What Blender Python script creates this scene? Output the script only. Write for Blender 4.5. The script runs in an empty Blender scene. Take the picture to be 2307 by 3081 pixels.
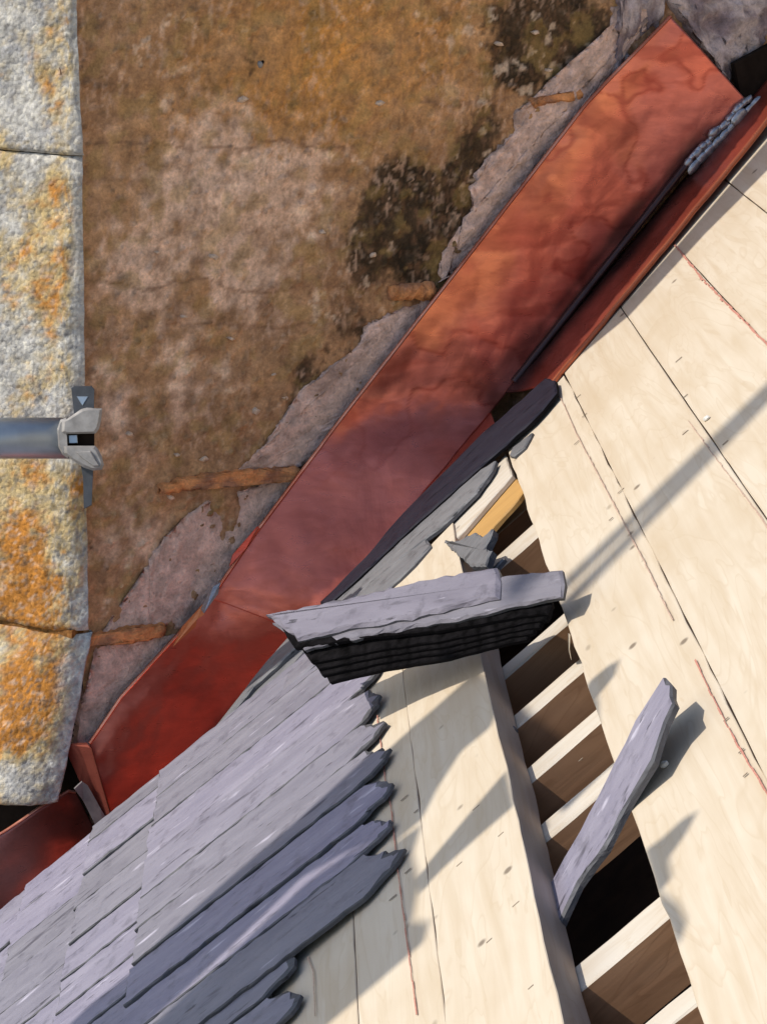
import bpy, bmesh, math, random
from mathutils import Vector, Matrix, noise
random.seed(7)
C = bpy.context.scene.collection
SC = bpy.context.scene
V = Vector

# ------------------------------------------------------------------ camera
PITCH = math.atan(2020/6800.0)
YAW = math.atan(253/6800.0*math.cos(PITCH))
CAMZ = 0.0
HD = V((math.sin(YAW), math.cos(YAW), 0)); RT = V((math.cos(YAW), -math.sin(YAW), 0)); ZZ = V((0, 0, 1))
FW = HD*math.cos(PITCH) - ZZ*math.sin(PITCH)
UP = HD*math.sin(PITCH) + ZZ*math.cos(PITCH)
FOC, CX, CY = 6800.0, 1153.5, 1540.5
cam = bpy.data.cameras.new('camera'); co = bpy.data.objects.new('camera', cam); C.objects.link(co)
m = Matrix((RT, UP, -FW)).transposed().to_4x4(); co.matrix_world = m
cam.sensor_fit = 'HORIZONTAL'; cam.sensor_width = 36.0; cam.lens = 36.0*FOC/2307.0
cam.clip_start = 0.05; cam.clip_end = 500
SC.camera = co

# ------------------------------------------------------------------ light
S = V((-0.75, -0.14, 0.645)).normalized()
EL = math.asin(S.z); AZ = math.atan2(S.x, S.y)
w = bpy.data.worlds.new('World'); SC.world = w; w.use_nodes = True
nt = w.node_tree; bg = nt.nodes['Background']
sky = nt.nodes.new('ShaderNodeTexSky'); sky.sky_type = 'NISHITA'; sky.sun_disc = False
sky.sun_elevation = EL; sky.sun_rotation = AZ; sky.ground_albedo = 0.3
nt.links.new(sky.outputs[0], bg.inputs[0]); bg.inputs[1].default_value = 0.13
sl = bpy.data.lights.new('sun', 'SUN'); so = bpy.data.objects.new('sun', sl); C.objects.link(so)
sl.energy = 2.95; sl.angle = math.radians(0.53); sl.color = (1.0, 0.93, 0.82)
so.rotation_euler = S.to_track_quat('Z', 'Y').to_euler()
SC.view_settings.view_transform = 'Standard'; SC.view_settings.look = 'None'
SC.view_settings.exposure = 0.45; SC.view_settings.gamma = 1.0

# ------------------------------------------------------------------ frames and measuring
def ray(x, y): return FW + RT*((x-CX)/FOC) - UP*((y-CY)/FOC)
def proj(P):
    z = P.dot(FW); return (CX+FOC*P.dot(RT)/z, CY-FOC*P.dot(UP)/z)
TH = math.radians(43)
RU = V((math.cos(TH), 0, math.sin(TH))); RV = V((0, 1, 0)); RN = V((-math.sin(TH), 0, math.cos(TH)))
P0 = ray(1700, 1130)*2.7
def R(u, v, w=0.0): return P0 + RU*u + RV*v + RN*w
def hit(x, y, p, n):
    r = ray(x, y); return r*(p.dot(n)/r.dot(n))
def at(x, y, w=0.0): return hit(x, y, P0+RN*w, RN)          # photo measure -> point on the roof, w above the boards
def uvw(P): d = P-P0; return (d.dot(RU), d.dot(RV), d.dot(RN))
def uv(x, y, w=0.0): return uvw(at(x, y, w))[:2]
WY = math.radians(24)
WN = V((math.sin(WY), -math.cos(WY), 0)); WS = V((math.cos(WY), math.sin(WY), 0))
A0 = at(1560, 1130, 0)
def wl(x, y, o=0.0): return hit(x, y, A0+WN*o, WN)           # point in the plane of the copper upstand, o towards the viewer
ROOF = Matrix((RU, RV, RN)).transposed()
WALL = Matrix((WS, -WN, ZZ)).transposed()
EYE = Matrix.Identity(3)

def fb(p, sc, oct=4, seed=0.0):
    return noise.fractal(V(p)*sc+V((seed, seed*1.7, -seed)), 0.9, 2.1, oct)
def clamp(x, a=0.0, b=1.0): return a if x < a else b if x > b else x
def smooth(a, b, x):
    t = clamp((x-a)/(b-a)); return t*t*(3-2*t)
def lin(c): return tuple(((v/255.0)/12.92 if v/255.0 <= .04045 else ((v/255.0+.055)/1.055)**2.4) for v in c)
def mix(a, b, t): return tuple(x+(y-x)*t for x, y in zip(a, b))

# ------------------------------------------------------------------ objects
MW = {}
def thing(name, label, cat, P, rot=EYE, group=None, kind=None):
    o = bpy.data.objects.new(name, None); C.objects.link(o); o.empty_display_size = .02
    M = Matrix.Translation(P) @ rot.to_4x4(); o.matrix_world = M; MW[o] = M
    tag(o, label, cat, group, kind); return o
def tag(o, label=None, cat=None, group=None, kind=None):
    if label: o['label'] = label
    if cat: o['category'] = cat
    if group: o['group'] = group
    if kind: o['kind'] = kind
    return o
def mesh(name, verts, faces, mat, rot=EYE, parent=None, cols=None, smoothed=False, mats=None, fm=None):
    """verts in world space -> one object whose local axes are rot"""
    if parent is not None: M = MW[parent].copy()
    else:
        c = V((0, 0, 0))
        for v in verts: c += v
        c /= len(verts); M = Matrix.Translation(c) @ rot.to_4x4()
    Mi = M.inverted()
    me = bpy.data.meshes.new(name); me.from_pydata([Mi @ v for v in verts], [], faces)
    bm = bmesh.new(); bm.from_mesh(me); bmesh.ops.recalc_face_normals(bm, faces=bm.faces); bm.to_mesh(me); bm.free()
    for k in ([mat] if mats is None else mats): me.materials.append(k)
    if fm:
        for p, i in zip(me.polygons, fm): p.material_index = i
    if cols:
        a = me.color_attributes.new('col', 'FLOAT_COLOR', 'POINT')
        a.data.foreach_set('color', [x for c in cols for x in (c[0], c[1], c[2], 1.0)])
    if smoothed: me.polygons.foreach_set('use_smooth', [True]*len(me.polygons))
    o = bpy.data.objects.new(name, me); C.objects.link(o)
    if parent is not None:
        o.parent = parent; MW[o] = M
    else:
        o.matrix_world = M; MW[o] = M
    return o
def densify(pts, step, jit=0.0, seed=0):
    rnd = random.Random(seed); out = []
    n = len(pts)
    for i in range(n):
        a, b = V(pts[i]), V(pts[(i+1) % n]); L = (b-a).length; k = max(1, int(L/step))
        for j in range(k):
            p = a.lerp(b, j/k)
            if jit:
                d = (b-a).normalized() if L > 0 else V((0, 0)); q = V((-d.y, d.x))
                p = p + q*rnd.gauss(0, jit) + d*rnd.uniform(-.2, .2)*step*(1 if j else .3)
            out.append(p)
    return out
def prism(name, outline, top, thick, mat, parent=None, inset=.0012, step=.02, jit=.0004, seed=0, rough=0.0, mats=None, basis=None, rot=ROOF, insf=None, chm=0):
    """outline in (u,v); top(u,v) gives w of upper face; chamfered, slightly ragged slab"""
    B = basis or R
    o = densify(outline, step, jit, seed); rnd = random.Random(seed+5)
    n = len(o); c = sum(o, V((0, 0)))/n
    area = sum(o[i].x*o[(i+1) % n].y-o[(i+1) % n].x*o[i].y for i in range(n))
    sgn = 1 if area > 0 else -1
    ins = []
    for i in range(n):
        t = (o[(i+1) % n]-o[i-1])
        t = t.normalized() if t.length > 1e-9 else V((1, 0))
        q = V((-t.y, t.x))*sgn
        ins.append(o[i] + q*inset*(insf(o[i].x, o[i].y) if insf else 1)*rnd.uniform(1-rough, 1+rough))
    tf = top if callable(top) else (lambda u, v: top)
    vs = [B(p.x, p.y, tf(p.x, p.y)-thick) for p in o]
    ch = [min(thick*.6, inset*rnd.uniform(.6, 1.2)) for _ in o]
    vs += [B(p.x, p.y, tf(p.x, p.y)-h) for p, h in zip(o, ch)]
    vs += [B(p.x, p.y, tf(p.x, p.y)) for p in ins]
    F = [tuple(range(n-1, -1, -1))]; fm = [1]
    for i in range(n):
        j = (i+1) % n
        F.append((i, j, n+j, n+i)); fm.append(1)
        F.append((n+i, n+j, 2*n+j, 2*n+i)); fm.append(chm)
    F.append(tuple(range(2*n, 3*n))); fm.append(0)
    return mesh(name, vs, F, mat, rot, parent, mats=mats, fm=fm if mats else None)
def grid(name, fn, nu, nv, mat, rot=EYE, parent=None, colfn=None, thick=None, tdir=None):
    """fn(i/nu, j/nv) -> world point; optional back skin"""
    vs = []; cols = [] if colfn else None
    for j in range(nv+1):
        for i in range(nu+1):
            P = fn(i/nu, j/nv); vs.append(P)
            if colfn: cols.append(colfn(P, i/nu, j/nv))
    F = [(j*(nu+1)+i, j*(nu+1)+i+1, (j+1)*(nu+1)+i+1, (j+1)*(nu+1)+i) for j in range(nv) for i in range(nu)]
    if thick:
        N = len(vs); vs += [p - tdir*thick for p in vs]
        if cols is not None: cols += cols[:]
        F += [tuple(N+k for k in reversed(f)) for f in F]
        rim = [i for i in range(nu+1)] + [(j)*(nu+1)+nu for j in range(1, nv+1)] + [nv*(nu+1)+i for i in range(nu-1, -1, -1)] + [j*(nu+1) for j in range(nv-1, 0, -1)]
        for a, b in zip(rim, rim[1:]+rim[:1]): F.append((a, b, N+b, N+a))
    return mesh(name, vs, F, mat, rot, parent, cols, True)
def tube(p, q, r, n=20, cap=True):
    d = (q-p).normalized(); a = d.orthogonal().normalized(); b = d.cross(a)
    vs = []; F = []
    for P in (p, q):
        for i in range(n):
            t = 2*math.pi*i/n; vs.append(P+a*math.cos(t)*r+b*math.sin(t)*r)
    F = [(i, (i+1) % n, n+(i+1) % n, n+i) for i in range(n)]
    if cap: F += [tuple(range(n-1, -1, -1)), tuple(range(n, 2*n))]
    return vs, F
def polyprism(pts, d):
    """closed polygon of world points pushed by d"""
    n = len(pts); vs = list(pts)+[p+d for p in pts]
    F = [tuple(range(n)), tuple(range(2*n-1, n-1, -1))]+[(i, (i+1) % n, n+(i+1) % n, n+i) for i in range(n)]
    return vs, F
def triprism(pts, d):
    from mathutils.geometry import tessellate_polygon
    n = len(pts); T = tessellate_polygon([list(pts)])
    vs = list(pts)+[p+d for p in pts]
    F = [tuple(t) for t in T]+[tuple(n+i for i in reversed(t)) for t in T]+[(i, (i+1) % n, n+(i+1) % n, n+i) for i in range(n)]
    return vs, F
def join(*parts):
    vs = []; F = []
    for v, f in parts:
        k = len(vs); vs += v; F += [tuple(i+k for i in q) for q in f]
    return vs, F

# ------------------------------------------------------------------ materials
class NM:
    def __init__(s, name):
        s.m = bpy.data.materials.new(name); s.m.use_nodes = True; s.t = s.m.node_tree; s.n = s.t.nodes; s.b = s.n['Principled BSDF']
        s.tc = s.n.new('ShaderNodeTexCoord'); s.oi = s.n.new('ShaderNodeObjectInfo')
    def L(s, a, b): s.t.links.new(a, b)
    def coord(s, scale=(1, 1, 1), rnd=0.0):
        mp = s.n.new('ShaderNodeMapping'); mp.inputs['Scale'].default_value = scale
        if rnd:
            a = s.n.new('ShaderNodeVectorMath'); a.operation = 'MULTIPLY_ADD'
            cx = s.n.new('ShaderNodeCombineXYZ')
            for k in range(3): s.L(s.oi.outputs['Random'], cx.inputs[k])
            s.L(cx.outputs[0], a.inputs[0]); a.inputs[1].default_value = (rnd, rnd*1.7, rnd*.6)
            s.L(s.tc.outputs['Object'], a.inputs[2]); s.L(a.outputs[0], mp.inputs[0])
        else: s.L(s.tc.outputs['Object'], mp.inputs[0])
        return mp.outputs[0]
    def noise(s, vec, scale, detail=5, rough=.6, dist=0.0):
        k = s.n.new('ShaderNodeTexNoise'); k.inputs['Scale'].default_value = scale; k.inputs['Detail'].default_value = detail
        k.inputs['Roughness'].default_value = rough; k.inputs['Distortion'].default_value = dist; s.L(vec, k.inputs['Vector']); return k.outputs['Fac']
    def vor(s, vec, scale, feat='F1'):
        k = s.n.new('ShaderNodeTexVoronoi'); k.inputs['Scale'].default_value = scale; k.feature = feat; s.L(vec, k.inputs['Vector']); return k
    def ramp(s, fac, stops):
        r = s.n.new('ShaderNodeValToRGB'); e = r.color_ramp.elements
        while len(e) < len(stops): e.new(.5)
        for q, (p, c) in zip(e, stops): q.position = p; q.color = (c[0], c[1], c[2], 1) if not isinstance(c, (int, float)) else (c, c, c, 1)
        s.L(fac, r.inputs[0]); return r.outputs[0]
    def mixc(s, a, b, fac, mode='MIX'):
        k = s.n.new('ShaderNodeMix'); k.data_type = 'RGBA'; k.blend_type = mode; k.clamp_factor = True
        for v, i in ((a, 6), (b, 7)):
            if isinstance(v, tuple): k.inputs[i].default_value = (*v[:3], 1)
            else: s.L(v, k.inputs[i])
        if isinstance(fac, (int, float)): k.inputs[0].default_value = fac
        else: s.L(fac, k.inputs[0])
        return k.outputs[2]
    def math(s, op, a, b=None):
        k = s.n.new('ShaderNodeMath'); k.operation = op
        for i, v in enumerate((a, b)):
            if v is None: continue
            if isinstance(v, (int, float)): k.inputs[i].default_value = v
            else: s.L(v, k.inputs[i])
        return k.outputs[0]
    def bump(s, h, dist, strength=1.0, prev=None):
        k = s.n.new('ShaderNodeBump'); k.inputs['Distance'].default_value = dist; k.inputs['Strength'].default_value = strength
        s.L(h, k.inputs['Height'])
        if prev: s.L(prev, k.inputs['Normal'])
        return k.outputs[0]
    def attr(s):
        k = s.n.new('ShaderNodeAttribute'); k.attribute_name = 'col'; return k.outputs['Color']
    def out(s, col=None, rough=.6, normal=None, metal=None, spec=None):
        if col is not None:
            if isinstance(col, tuple): s.b.inputs['Base Color'].default_value = (*col, 1)
            else: s.L(col, s.b.inputs['Base Color'])
        if isinstance(rough, (int, float)): s.b.inputs['Roughness'].default_value = rough
        else: s.L(rough, s.b.inputs['Roughness'])
        if normal: s.L(normal, s.b.inputs['Normal'])
        if metal is not None: s.b.inputs['Metallic'].default_value = metal
        if spec is not None: s.b.inputs['Specular IOR Level'].default_value = spec
        return s.m

def wood_mat(name, pale, dark, knots=True, stain=.5, along='y'):
    k = NM(name); c = k.coord(rnd=13.0)
    g = k.noise(k.coord((70, 5, 70) if along == 'y' else (5, 70, 70), 13.0), 1.0, 4, .55, .6)          # grain along the board
    fig = k.noise(k.coord((16, 2.5, 16) if along == 'y' else (2.5, 16, 16), 13.0), 1.0, 3, .5, 1.6)
    rings = k.math('FRACT', k.math('MULTIPLY', fig, 9.0))
    big = k.noise(c, 7.0, 4, .55)
    col = k.mixc(pale, dark, k.ramp(g, [(.38, 0.0), (.72, .6)]))
    col = k.mixc(col, dark, k.math('MULTIPLY', k.ramp(rings, [(0.0, .0), (.75, .15), (.93, .8), (1.0, .0)]), .5))
    col = k.mixc(col, mix(pale, dark, .9), k.math('MULTIPLY', k.ramp(big, [(.45, 0), (.75, 1)]), stain))
    if knots:
        v = k.vor(c, 24.0)
        sep = k.n.new('ShaderNodeSeparateColor'); k.L(v.outputs['Color'], sep.inputs[0])
        on = k.ramp(sep.outputs[0], [(.72, 0.0), (.73, 1.0)])
        dot = k.ramp(v.outputs['Distance'], [(.07, 1.0), (.13, 0.0)])
        col = k.mixc(col, (.10, .07, .045), k.math('MULTIPLY', k.math('MULTIPLY', on, dot), .75))
        v2 = k.vor(k.coord((1, .55, 1), 5.0), 41.0)
        sp2 = k.n.new('ShaderNodeSeparateColor'); k.L(v2.outputs['Color'], sp2.inputs[0])
        on2 = k.ramp(sp2.outputs[1], [(.90, 0.0), (.91, 1.0)])
        dt2 = k.ramp(v2.outputs['Distance'], [(.06, 1.0), (.16, 0.0)])
        col = k.mixc(col, (.30, .24, .17), k.math('MULTIPLY', k.math('MULTIPLY', on2, dt2), .7))
    nb = k.bump(g, .0006, .5)
    return k.out(col, .62, nb, spec=.3)
M_WOOD = wood_mat('pale_softwood', (.58, .505, .40), (.46, .36, .24), True, .6)
M_EDGE = wood_mat('sawn_board_edge', (.47, .39, .33), (.37, .26, .18), False)
M_BATT = wood_mat('batten_top', (0.562, 0.515, 0.445), (0.452, 0.367, 0.265), True, .3, along='x')
M_BATS = wood_mat('batten_brown_side', (0.450, 0.250, 0.138), (0.250, 0.125, 0.062), False, along='x')  # side faces, browner than the batten tops
M_OCHRE = wood_mat('ochre_plank', (0.493, 0.289, 0.098), (0.391, 0.221, 0.072), False, along='x')

def metal(name, c, rough, met, nsc=60, amp=.35, bump=.0006):
    k = NM(name); n = k.noise(k.coord(), nsc, 5, .6)
    col = k.mixc(c, tuple(x*(1-amp) for x in c), k.ramp(n, [(.35, 1), (.65, 0)]))
    return k.out(col, rough, k.bump(n, bump, .6), metal=met)
def slate_mat(name, c1, c2, spk=.6, spec=.14):
    k = NM(name); st = k.coord((10, 42, 34), 31.0)
    n1 = k.noise(st, 1.0, 5, .6, .3); n2 = k.noise(k.coord(rnd=31.0), 45.0, 5, .65); n3 = k.noise(k.coord((14, 60, 60), 9.0), 1.0, 3, .5)
    rv = k.n.new('ShaderNodeSeparateXYZ')
    col = k.mixc(c1, c2, k.ramp(n1, [(.30, 0.1), (.75, .9)]))
    hv = k.n.new('ShaderNodeHueSaturation'); k.L(col, hv.inputs['Color'])
    k.L(k.math('ADD', k.math('MULTIPLY', k.oi.outputs['Random'], .34), .83), hv.inputs['Value'])
    k.L(k.math('ADD', k.math('MULTIPLY', k.oi.outputs['Random'], .5), .75), hv.inputs['Saturation'])
    col = hv.outputs[0]
    col = k.mixc(col, tuple(min(1, x*1.7) for x in c2), k.math('MULTIPLY', k.ramp(n3, [(.66, 0), (.74, 1)]), spk))
    col = k.mixc(col, tuple(x*.42 for x in c1), k.math('MULTIPLY', k.ramp(n3, [(.26, 1), (.35, 0)]), .8))
    col = k.mixc(col, tuple(x*.6 for x in c1), k.math('MULTIPLY', k.ramp(n2, [(.33, 1), (.45, 0)]), .5))
    n4 = k.noise(k.coord((22, 120, 90), 19.0), 1.0, 4, .6, .4)
    col = k.mixc(col, tuple(x*.30 for x in c1), k.math('MULTIPLY', k.ramp(n4, [(.30, 1), (.36, 0)]), .85))
    col = k.mixc(col, tuple(min(1, x*1.55) for x in c2), k.math('MULTIPLY', k.ramp(n4, [(.68, 0), (.73, 1)]), spk*.6))
    b1 = k.bump(n1, .0010, .7); b1 = k.bump(n4, .0016, .9, b1); b2 = k.bump(n2, .0010, .7, b1); b3 = k.bump(n3, .0016, .8, b2)
    return k.out(col, k.ramp(n2, [(.3, .42), (.7, .62)]), b3, spec=spec)
M_SLATE = slate_mat('blue_grey_slate', (.178, .168, .212), (.268, .254, .300), .9)
M_STOP = slate_mat('weathered_slate_face', (.140, .130, .155), (.225, .212, .245), .9)
M_SEDGE = slate_mat('slate_broken_edge', (0.068, 0.068, 0.076), (0.128, 0.128, 0.136))
M_SDARK = slate_mat('painted_shade_slate', (0.018, 0.017, 0.025), (0.028, 0.027, 0.036), .2, .06)  # slate by the gutter, its shade put into the dark colour
M_SGREY = slate_mat('grey_slate', (0.128, 0.128, 0.135), (0.188, 0.188, 0.195))
M_SLINE = metal('shade_dark_rim', (.010, .009, .010), .95, 0.0, 90, .8)  # rims of the stacked slates, darkened with painted shade
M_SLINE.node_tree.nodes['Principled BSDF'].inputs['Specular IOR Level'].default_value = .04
M_SBLK = metal('shade_black_edge', (.010, .009, .010), .95, 0.0, 60, .3)  # slate edges near-black: their shade is put into the colour
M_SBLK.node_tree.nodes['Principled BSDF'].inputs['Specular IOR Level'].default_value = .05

def stone_mat(name, sc1, sc2, contrast, bump, gran=False):
    k = NM(name); c = k.coord(); a = k.attr()
    n1 = k.noise(c, sc1, 6, .68, .3); n2 = k.noise(c, sc2, 5, .65)
    lo, hi = 1-contrast, 1+contrast
    col = k.mixc(a, k.ramp(n1, [(.28, (lo, lo, lo)), (.5, (1, 1, 1)), (.72, (hi, hi, hi))]), 1.0, 'MULTIPLY')
    col = k.mixc(col, k.ramp(n2, [(.3, (lo*.95, lo*.95, lo*.95)), (.52, (1, 1, 1)), (.7, (hi, hi, hi*.97))]), .8, 'MULTIPLY')
    b = k.bump(n1, bump, 1.0); b = k.bump(n2, bump*.45, 1.0, b)
    if gran:
        v = k.vor(k.coord(), 170.0); d = k.ramp(v.outputs['Distance'], [(.0, 1.0), (.7, 0.0)])
        b = k.bump(d, .0012, .8, b)
        sp = k.n.new('ShaderNodeSeparateColor'); k.L(v.outputs['Color'], sp.inputs[0])
        col = k.mixc(col, k.ramp(sp.outputs[0], [(.0, (.72, .72, .74)), (.6, (1.0, 1.0, 1.0)), (1.0, (1.2, 1.18, 1.1))]), .8, 'MULTIPLY')
    return k.out(col, .9, b, spec=.15)
M_WALLST = stone_mat('stained_render', 70, 260, .26, .0025)
M_PIER = stone_mat('lichened_stone', 75, 280, .24, .0022, True)
M_MORT = stone_mat('raw_mortar', 70, 260, .24, .005)

def copper_mat():
    k = NM('copper_sheet'); a = k.attr(); c = k.coord()
    n1 = k.noise(c, 9.0, 5, .6, .8); n2 = k.noise(c, 60.0, 4, .6); n3 = k.noise(k.coord((1.0, 1.0, 3.0)), 22.0, 5, .65, 1.0)
    col = k.mixc(a, k.ramp(n1, [(.32, (.84, .80, .80)), (.55, (1, 1, 1)), (.72, (1.14, 1.13, 1.1))]), 1.0, 'MULTIPLY')
    col = k.mixc(col, k.ramp(n3, [(.3, (.8, .76, .76)), (.6, (1.05, 1.05, 1.05))]), .7, 'MULTIPLY')
    b = k.bump(n1, .004, .35); b = k.bump(n2, .0004, .5, b)
    return k.out(col, k.ramp(n3, [(.3, .40), (.7, .25)]), b, metal=.65, spec=.4)
M_COP = copper_mat()
M_GALV = metal('galvanised_steel', (.40, .46, .52), .42, .75, 18, .25)
M_CAST = metal('cast_steel', (.36, .34, .32), .6, .35, 70, .35, .001)
M_WEDGE = metal('dark_wedge_steel', (.085, .09, .10), .55, .5)
M_LEAD = metal('solder', (.42, .43, .46), .38, .8, 120, .4, .0015)
M_LEADG = metal('grey_solder_strip', (.20, .18, .185), .6, .3, 60, .3, .001)
M_DARK = metal('gap_black', (.020, .014, .011), .9, 0.0)  # near-black painted in for the dark inside gaps and holes
M_DARK.node_tree.nodes['Principled BSDF'].inputs['Specular IOR Level'].default_value = .05
M_LOFT = metal('old_brown_loft_boards', (.07, .04, .025), .9, 0.0, 30, .5)
M_GROUND = metal('ground_dirt', (.22, .20, .16), .95, 0.0, 1.5, .4)
M_CHALK = metal('red_chalk', (.52, .23, .17), .9, 0.0, 300, .3)
M_SHEET = metal('shadow_sheet_dark', (.03, .04, .035), .8, 0.0)  # for the added sheets that only throw shadows
M_BLUEW = metal('crumb', (.75, .72, .66), .9, 0.0, 200)

# ------------------------------------------------------------------ the setting far below
gz = -7.0
mesh('ground', [V((-150, -150, gz)), V((150, -150, gz)), V((150, 150, gz)), V((-150, 150, gz))], [(0, 1, 2, 3)], M_GROUND)['kind'] = 'structure'
mesh('loft_floor', [R(-1.6, .9, -.26), R(1.8, .9, -.26), R(1.8, -2.4, -.26), R(-1.6, -2.4, -.26)], [(0, 1, 2, 3)], M_LOFT)['kind'] = 'structure'

def bead(P, rx, ry, rz, d, seed):
    vs = []; F = []; n, m_ = 12, 8
    e1 = d.normalized(); e2 = WN; e3 = e1.cross(e2)
    for j in range(m_+1):
        th = math.pi*j/m_
        for i in range(n):
            ph = 2*math.pi*i/n; q = V((math.cos(th), math.sin(th)*math.cos(ph), math.sin(th)*math.sin(ph)))
            k = 1+.22*fb(q*1.0, 1.3, 3, seed); vs.append(P+e1*q.x*rx*k+e2*q.y*ry*k+e3*q.z*rz*k)
    for j in range(m_):
        for i in range(n): F.append((j*n+i, j*n+(i+1) % n, (j+1)*n+(i+1) % n, (j+1)*n+i))
    return vs, F
# ------------------------------------------------------------------ stone wall (stained face)
def blob(x, y, cx, cy, rx, ry, rot=0.0):
    dx, dy = x-cx, y-cy; c, s = math.cos(rot), math.sin(rot)
    a, b = (dx*c+dy*s)/rx, (-dx*s+dy*c)/ry
    return math.exp(-(a*a+b*b))
KW = 2.4                      # the face stands in shade: photo values are about this much below its own colour
def walb(c, k=KW):
    v = [x*k*q for x, q in zip(lin(c), (1.0, .985, 1.0))]; t = max(v)
    return tuple(x*(.74/t if t > .74 else 1) for x in v)
W_BASE, W_OR, W_PALE, W_DARK, W_DKB = walb((128, 99, 71)), walb((140, 99, 50)), walb((186, 156, 132)), walb((32, 26, 18)), walb((92, 68, 50))
def wall_col(P, a=0, b=0):
    x, y = proj(P); p = (P.x, P.y, P.z)
    n1 = fb(p, 14, 5, 3.1); n2 = fb(p, 45, 4, 9.3); n3 = fb(p, 6, 3, 20.0); n4 = fb((P.x*2.0, P.y*2.0, P.z), 75, 4, 12.0); n5 = fb(p, 33, 4, 41.0)
    c = mix(W_BASE, W_DKB, clamp(.35+n1*.55))
    t = blob(x, y, 1080, 130, 430, 260)+.55*blob(x, y, 760, 330, 300, 200)
    c = mix(c, W_OR, clamp(t*.8+n1*.5*t+n2*.2*t))
    for q in ((640, 620, 270, 320, .95), (800, 580, 230, 170, .95), (900, 700, 130, 120, .5), (400, 800, 150, 130, .95), (690, 860, 90, 80, 1.1), (330, 620, 90, 200, .5), (480, 1060, 230, 160, .55), (400, 1250, 150, 200, .5), (420, 1640, 150, 110, .55), (850, 480, 120, 80, .6), (1330, 330, 220, 150, .3), (560, 460, 90, 60, .5)):
        t = blob(x, y, *q[:4])*q[4]; c = mix(c, W_PALE, .95*smooth(.05, .75, t+n1*.42+n2*.42+n4*.3-.10)*clamp(t*2.2))
    for q in ((1195, 690, 115, 150, 1.5, .2), (1270, 790, 90, 80, 1.3, 0), (1400, 530, 60, 170, 1.3, .35), (1660, 120, 165, 130, 1.6, .2), (1600, 230, 110, 70, .7, 0), (1390, 640, 45, 90, .7, .2), (1060, 1000, 110, 75, .55, -.5), (930, 1130, 150, 100, .5, -.6), (560, 1640, 60, 110, .55, .5), (460, 1750, 60, 120, .35, .4), (750, 180, 40, 70, .65, 0), (1250, 560, 60, 60, .7, 0), (700, 1500, 120, 60, .35, 0)):
        t = blob(x, y, q[0], q[1], q[2]*1.2, q[3]*1.2, q[5])*q[4]; c = mix(c, W_DARK, .93*smooth(.25, .62, t+n1*.32+n2*.32+n4*.2)*clamp(t*2.5))
    j = min(abs(y-(860+.02*(x-900)+8*n1*4)), abs(y-(450-.02*x+n1*40)) if x < 1100 else 99, abs(y-(300-.05*(x-1500)+n1*20)) if x > 1250 else 99, abs(y-(975+n1*20)) if x > 500 else 99)
    c = mix(c, W_DKB, .7*(1-smooth(1, 8, j)))
    c = mix(c, walb((166, 146, 124)), .55*smooth(.42, .6, n2)*smooth(-.1, .3, n3))
    c = mix(c, W_DKB, .42*smooth(.0, .5, n4)); c = mix(c, W_PALE, .45*smooth(.1, .5, -n4)*smooth(-.3, .3, n1)); c = mix(c, walb((112, 92, 54)), .4*smooth(.1, .45, n5))
    return tuple(v*(1+.3*n2) for v in c)
wall = thing('stone_wall', 'tall brown stained stone wall standing in shade behind the copper gutter', 'wall', wl(900, 1500, -.06)-ZZ*.5, WALL)
wz0, wz1 = wl(300, 2700).z, wl(1153, -350).z
s_of = lambda P: (P-A0).dot(WS)
s0, s1 = s_of(wl(222, 1300, -.03)), s_of(wl(2900, 200, -.03))
def wpt(s, z, o): return V((A0.x, A0.y, 0)) + WS*s + WN*o + ZZ*z
def wall_fn(a, b):
    s = s0+(s1-s0)*a; z = wz0+(wz1-wz0)*b; P = wpt(s, z, -.03); p = (s, z, 0)
    d = .006*fb(p, 7, 4, 1.0)+.0022*fb(p, 40, 4, 5.0)
    f = fb(p, 95, 2, 8.8)
    if f > .50: d += .004*min(1, (f-.50)*9)
    return P+WN*d
grid('wall_face', wall_fn, 440, 400, M_WALLST, WALL, wall, wall_col)
mesh('wall_core', *polyprism([wpt(s0+.03, wz0-.4, -.05), wpt(s1, wz0-.4, -.05), wpt(s1, wz1, -.05), wpt(s0+.03, wz1, -.05)], -WN*.35), M_MORT, WALL, wall, cols=[(.2, .17, .14)]*8)

def wall_patch(name, pts, proud, colfn, mat, disp, step=10, jit=3.0, seed=0, thick=.02):
    """ragged slab on the wall, outline measured in the photo"""
    o = densify(pts, step, jit, seed)
    bm = bmesh.new(); vs = [bm.verts.new(wl(p.x, p.y, -.03+proud)) for p in o]
    f = bm.faces.new(vs)
    bmesh.ops.triangulate(bm, faces=bm.faces[:])
    for _ in range(6):
        es = [e for e in bm.edges if e.calc_length() > .012]
        if not es: break
        bmesh.ops.subdivide_edges(bm, edges=es, cuts=1); bmesh.ops.triangulate(bm, faces=bm.faces[:])
    bm.normal_update()
    rim = set(v for e in bm.edges if e.is_boundary for v in e.verts)
    edges = [(e.verts[0], e.verts[1]) for e in bm.edges if e.is_boundary]
    bm.verts.index_update(); P = [v.co.copy() for v in bm.verts]; F = [tuple(v.index for v in q.verts) for q in bm.faces]
    ri = set(v.index for v in rim); ed = [(a.index, b.index) for a, b in edges]
    bm.free(); n = len(P)
    Q = []
    for i, p in enumerate(P):
        d = disp*fb(p, 22, 5, seed+2.0)+disp*.5*fb(p, 90, 3, seed)
        Q.append(p+WN*(d-(proud*.5 if i in ri else 0)))
    back = {i: n+k for k, i in enumerate(ri)}
    for i in ri: Q.append(P[i]-WN*thick)
    F += [(a, b, back[b], back[a]) for a, b in ed]
    cols = [colfn(p) for p in Q]
    return mesh(name, Q, F, mat, WALL, wall, cols, True)
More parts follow.
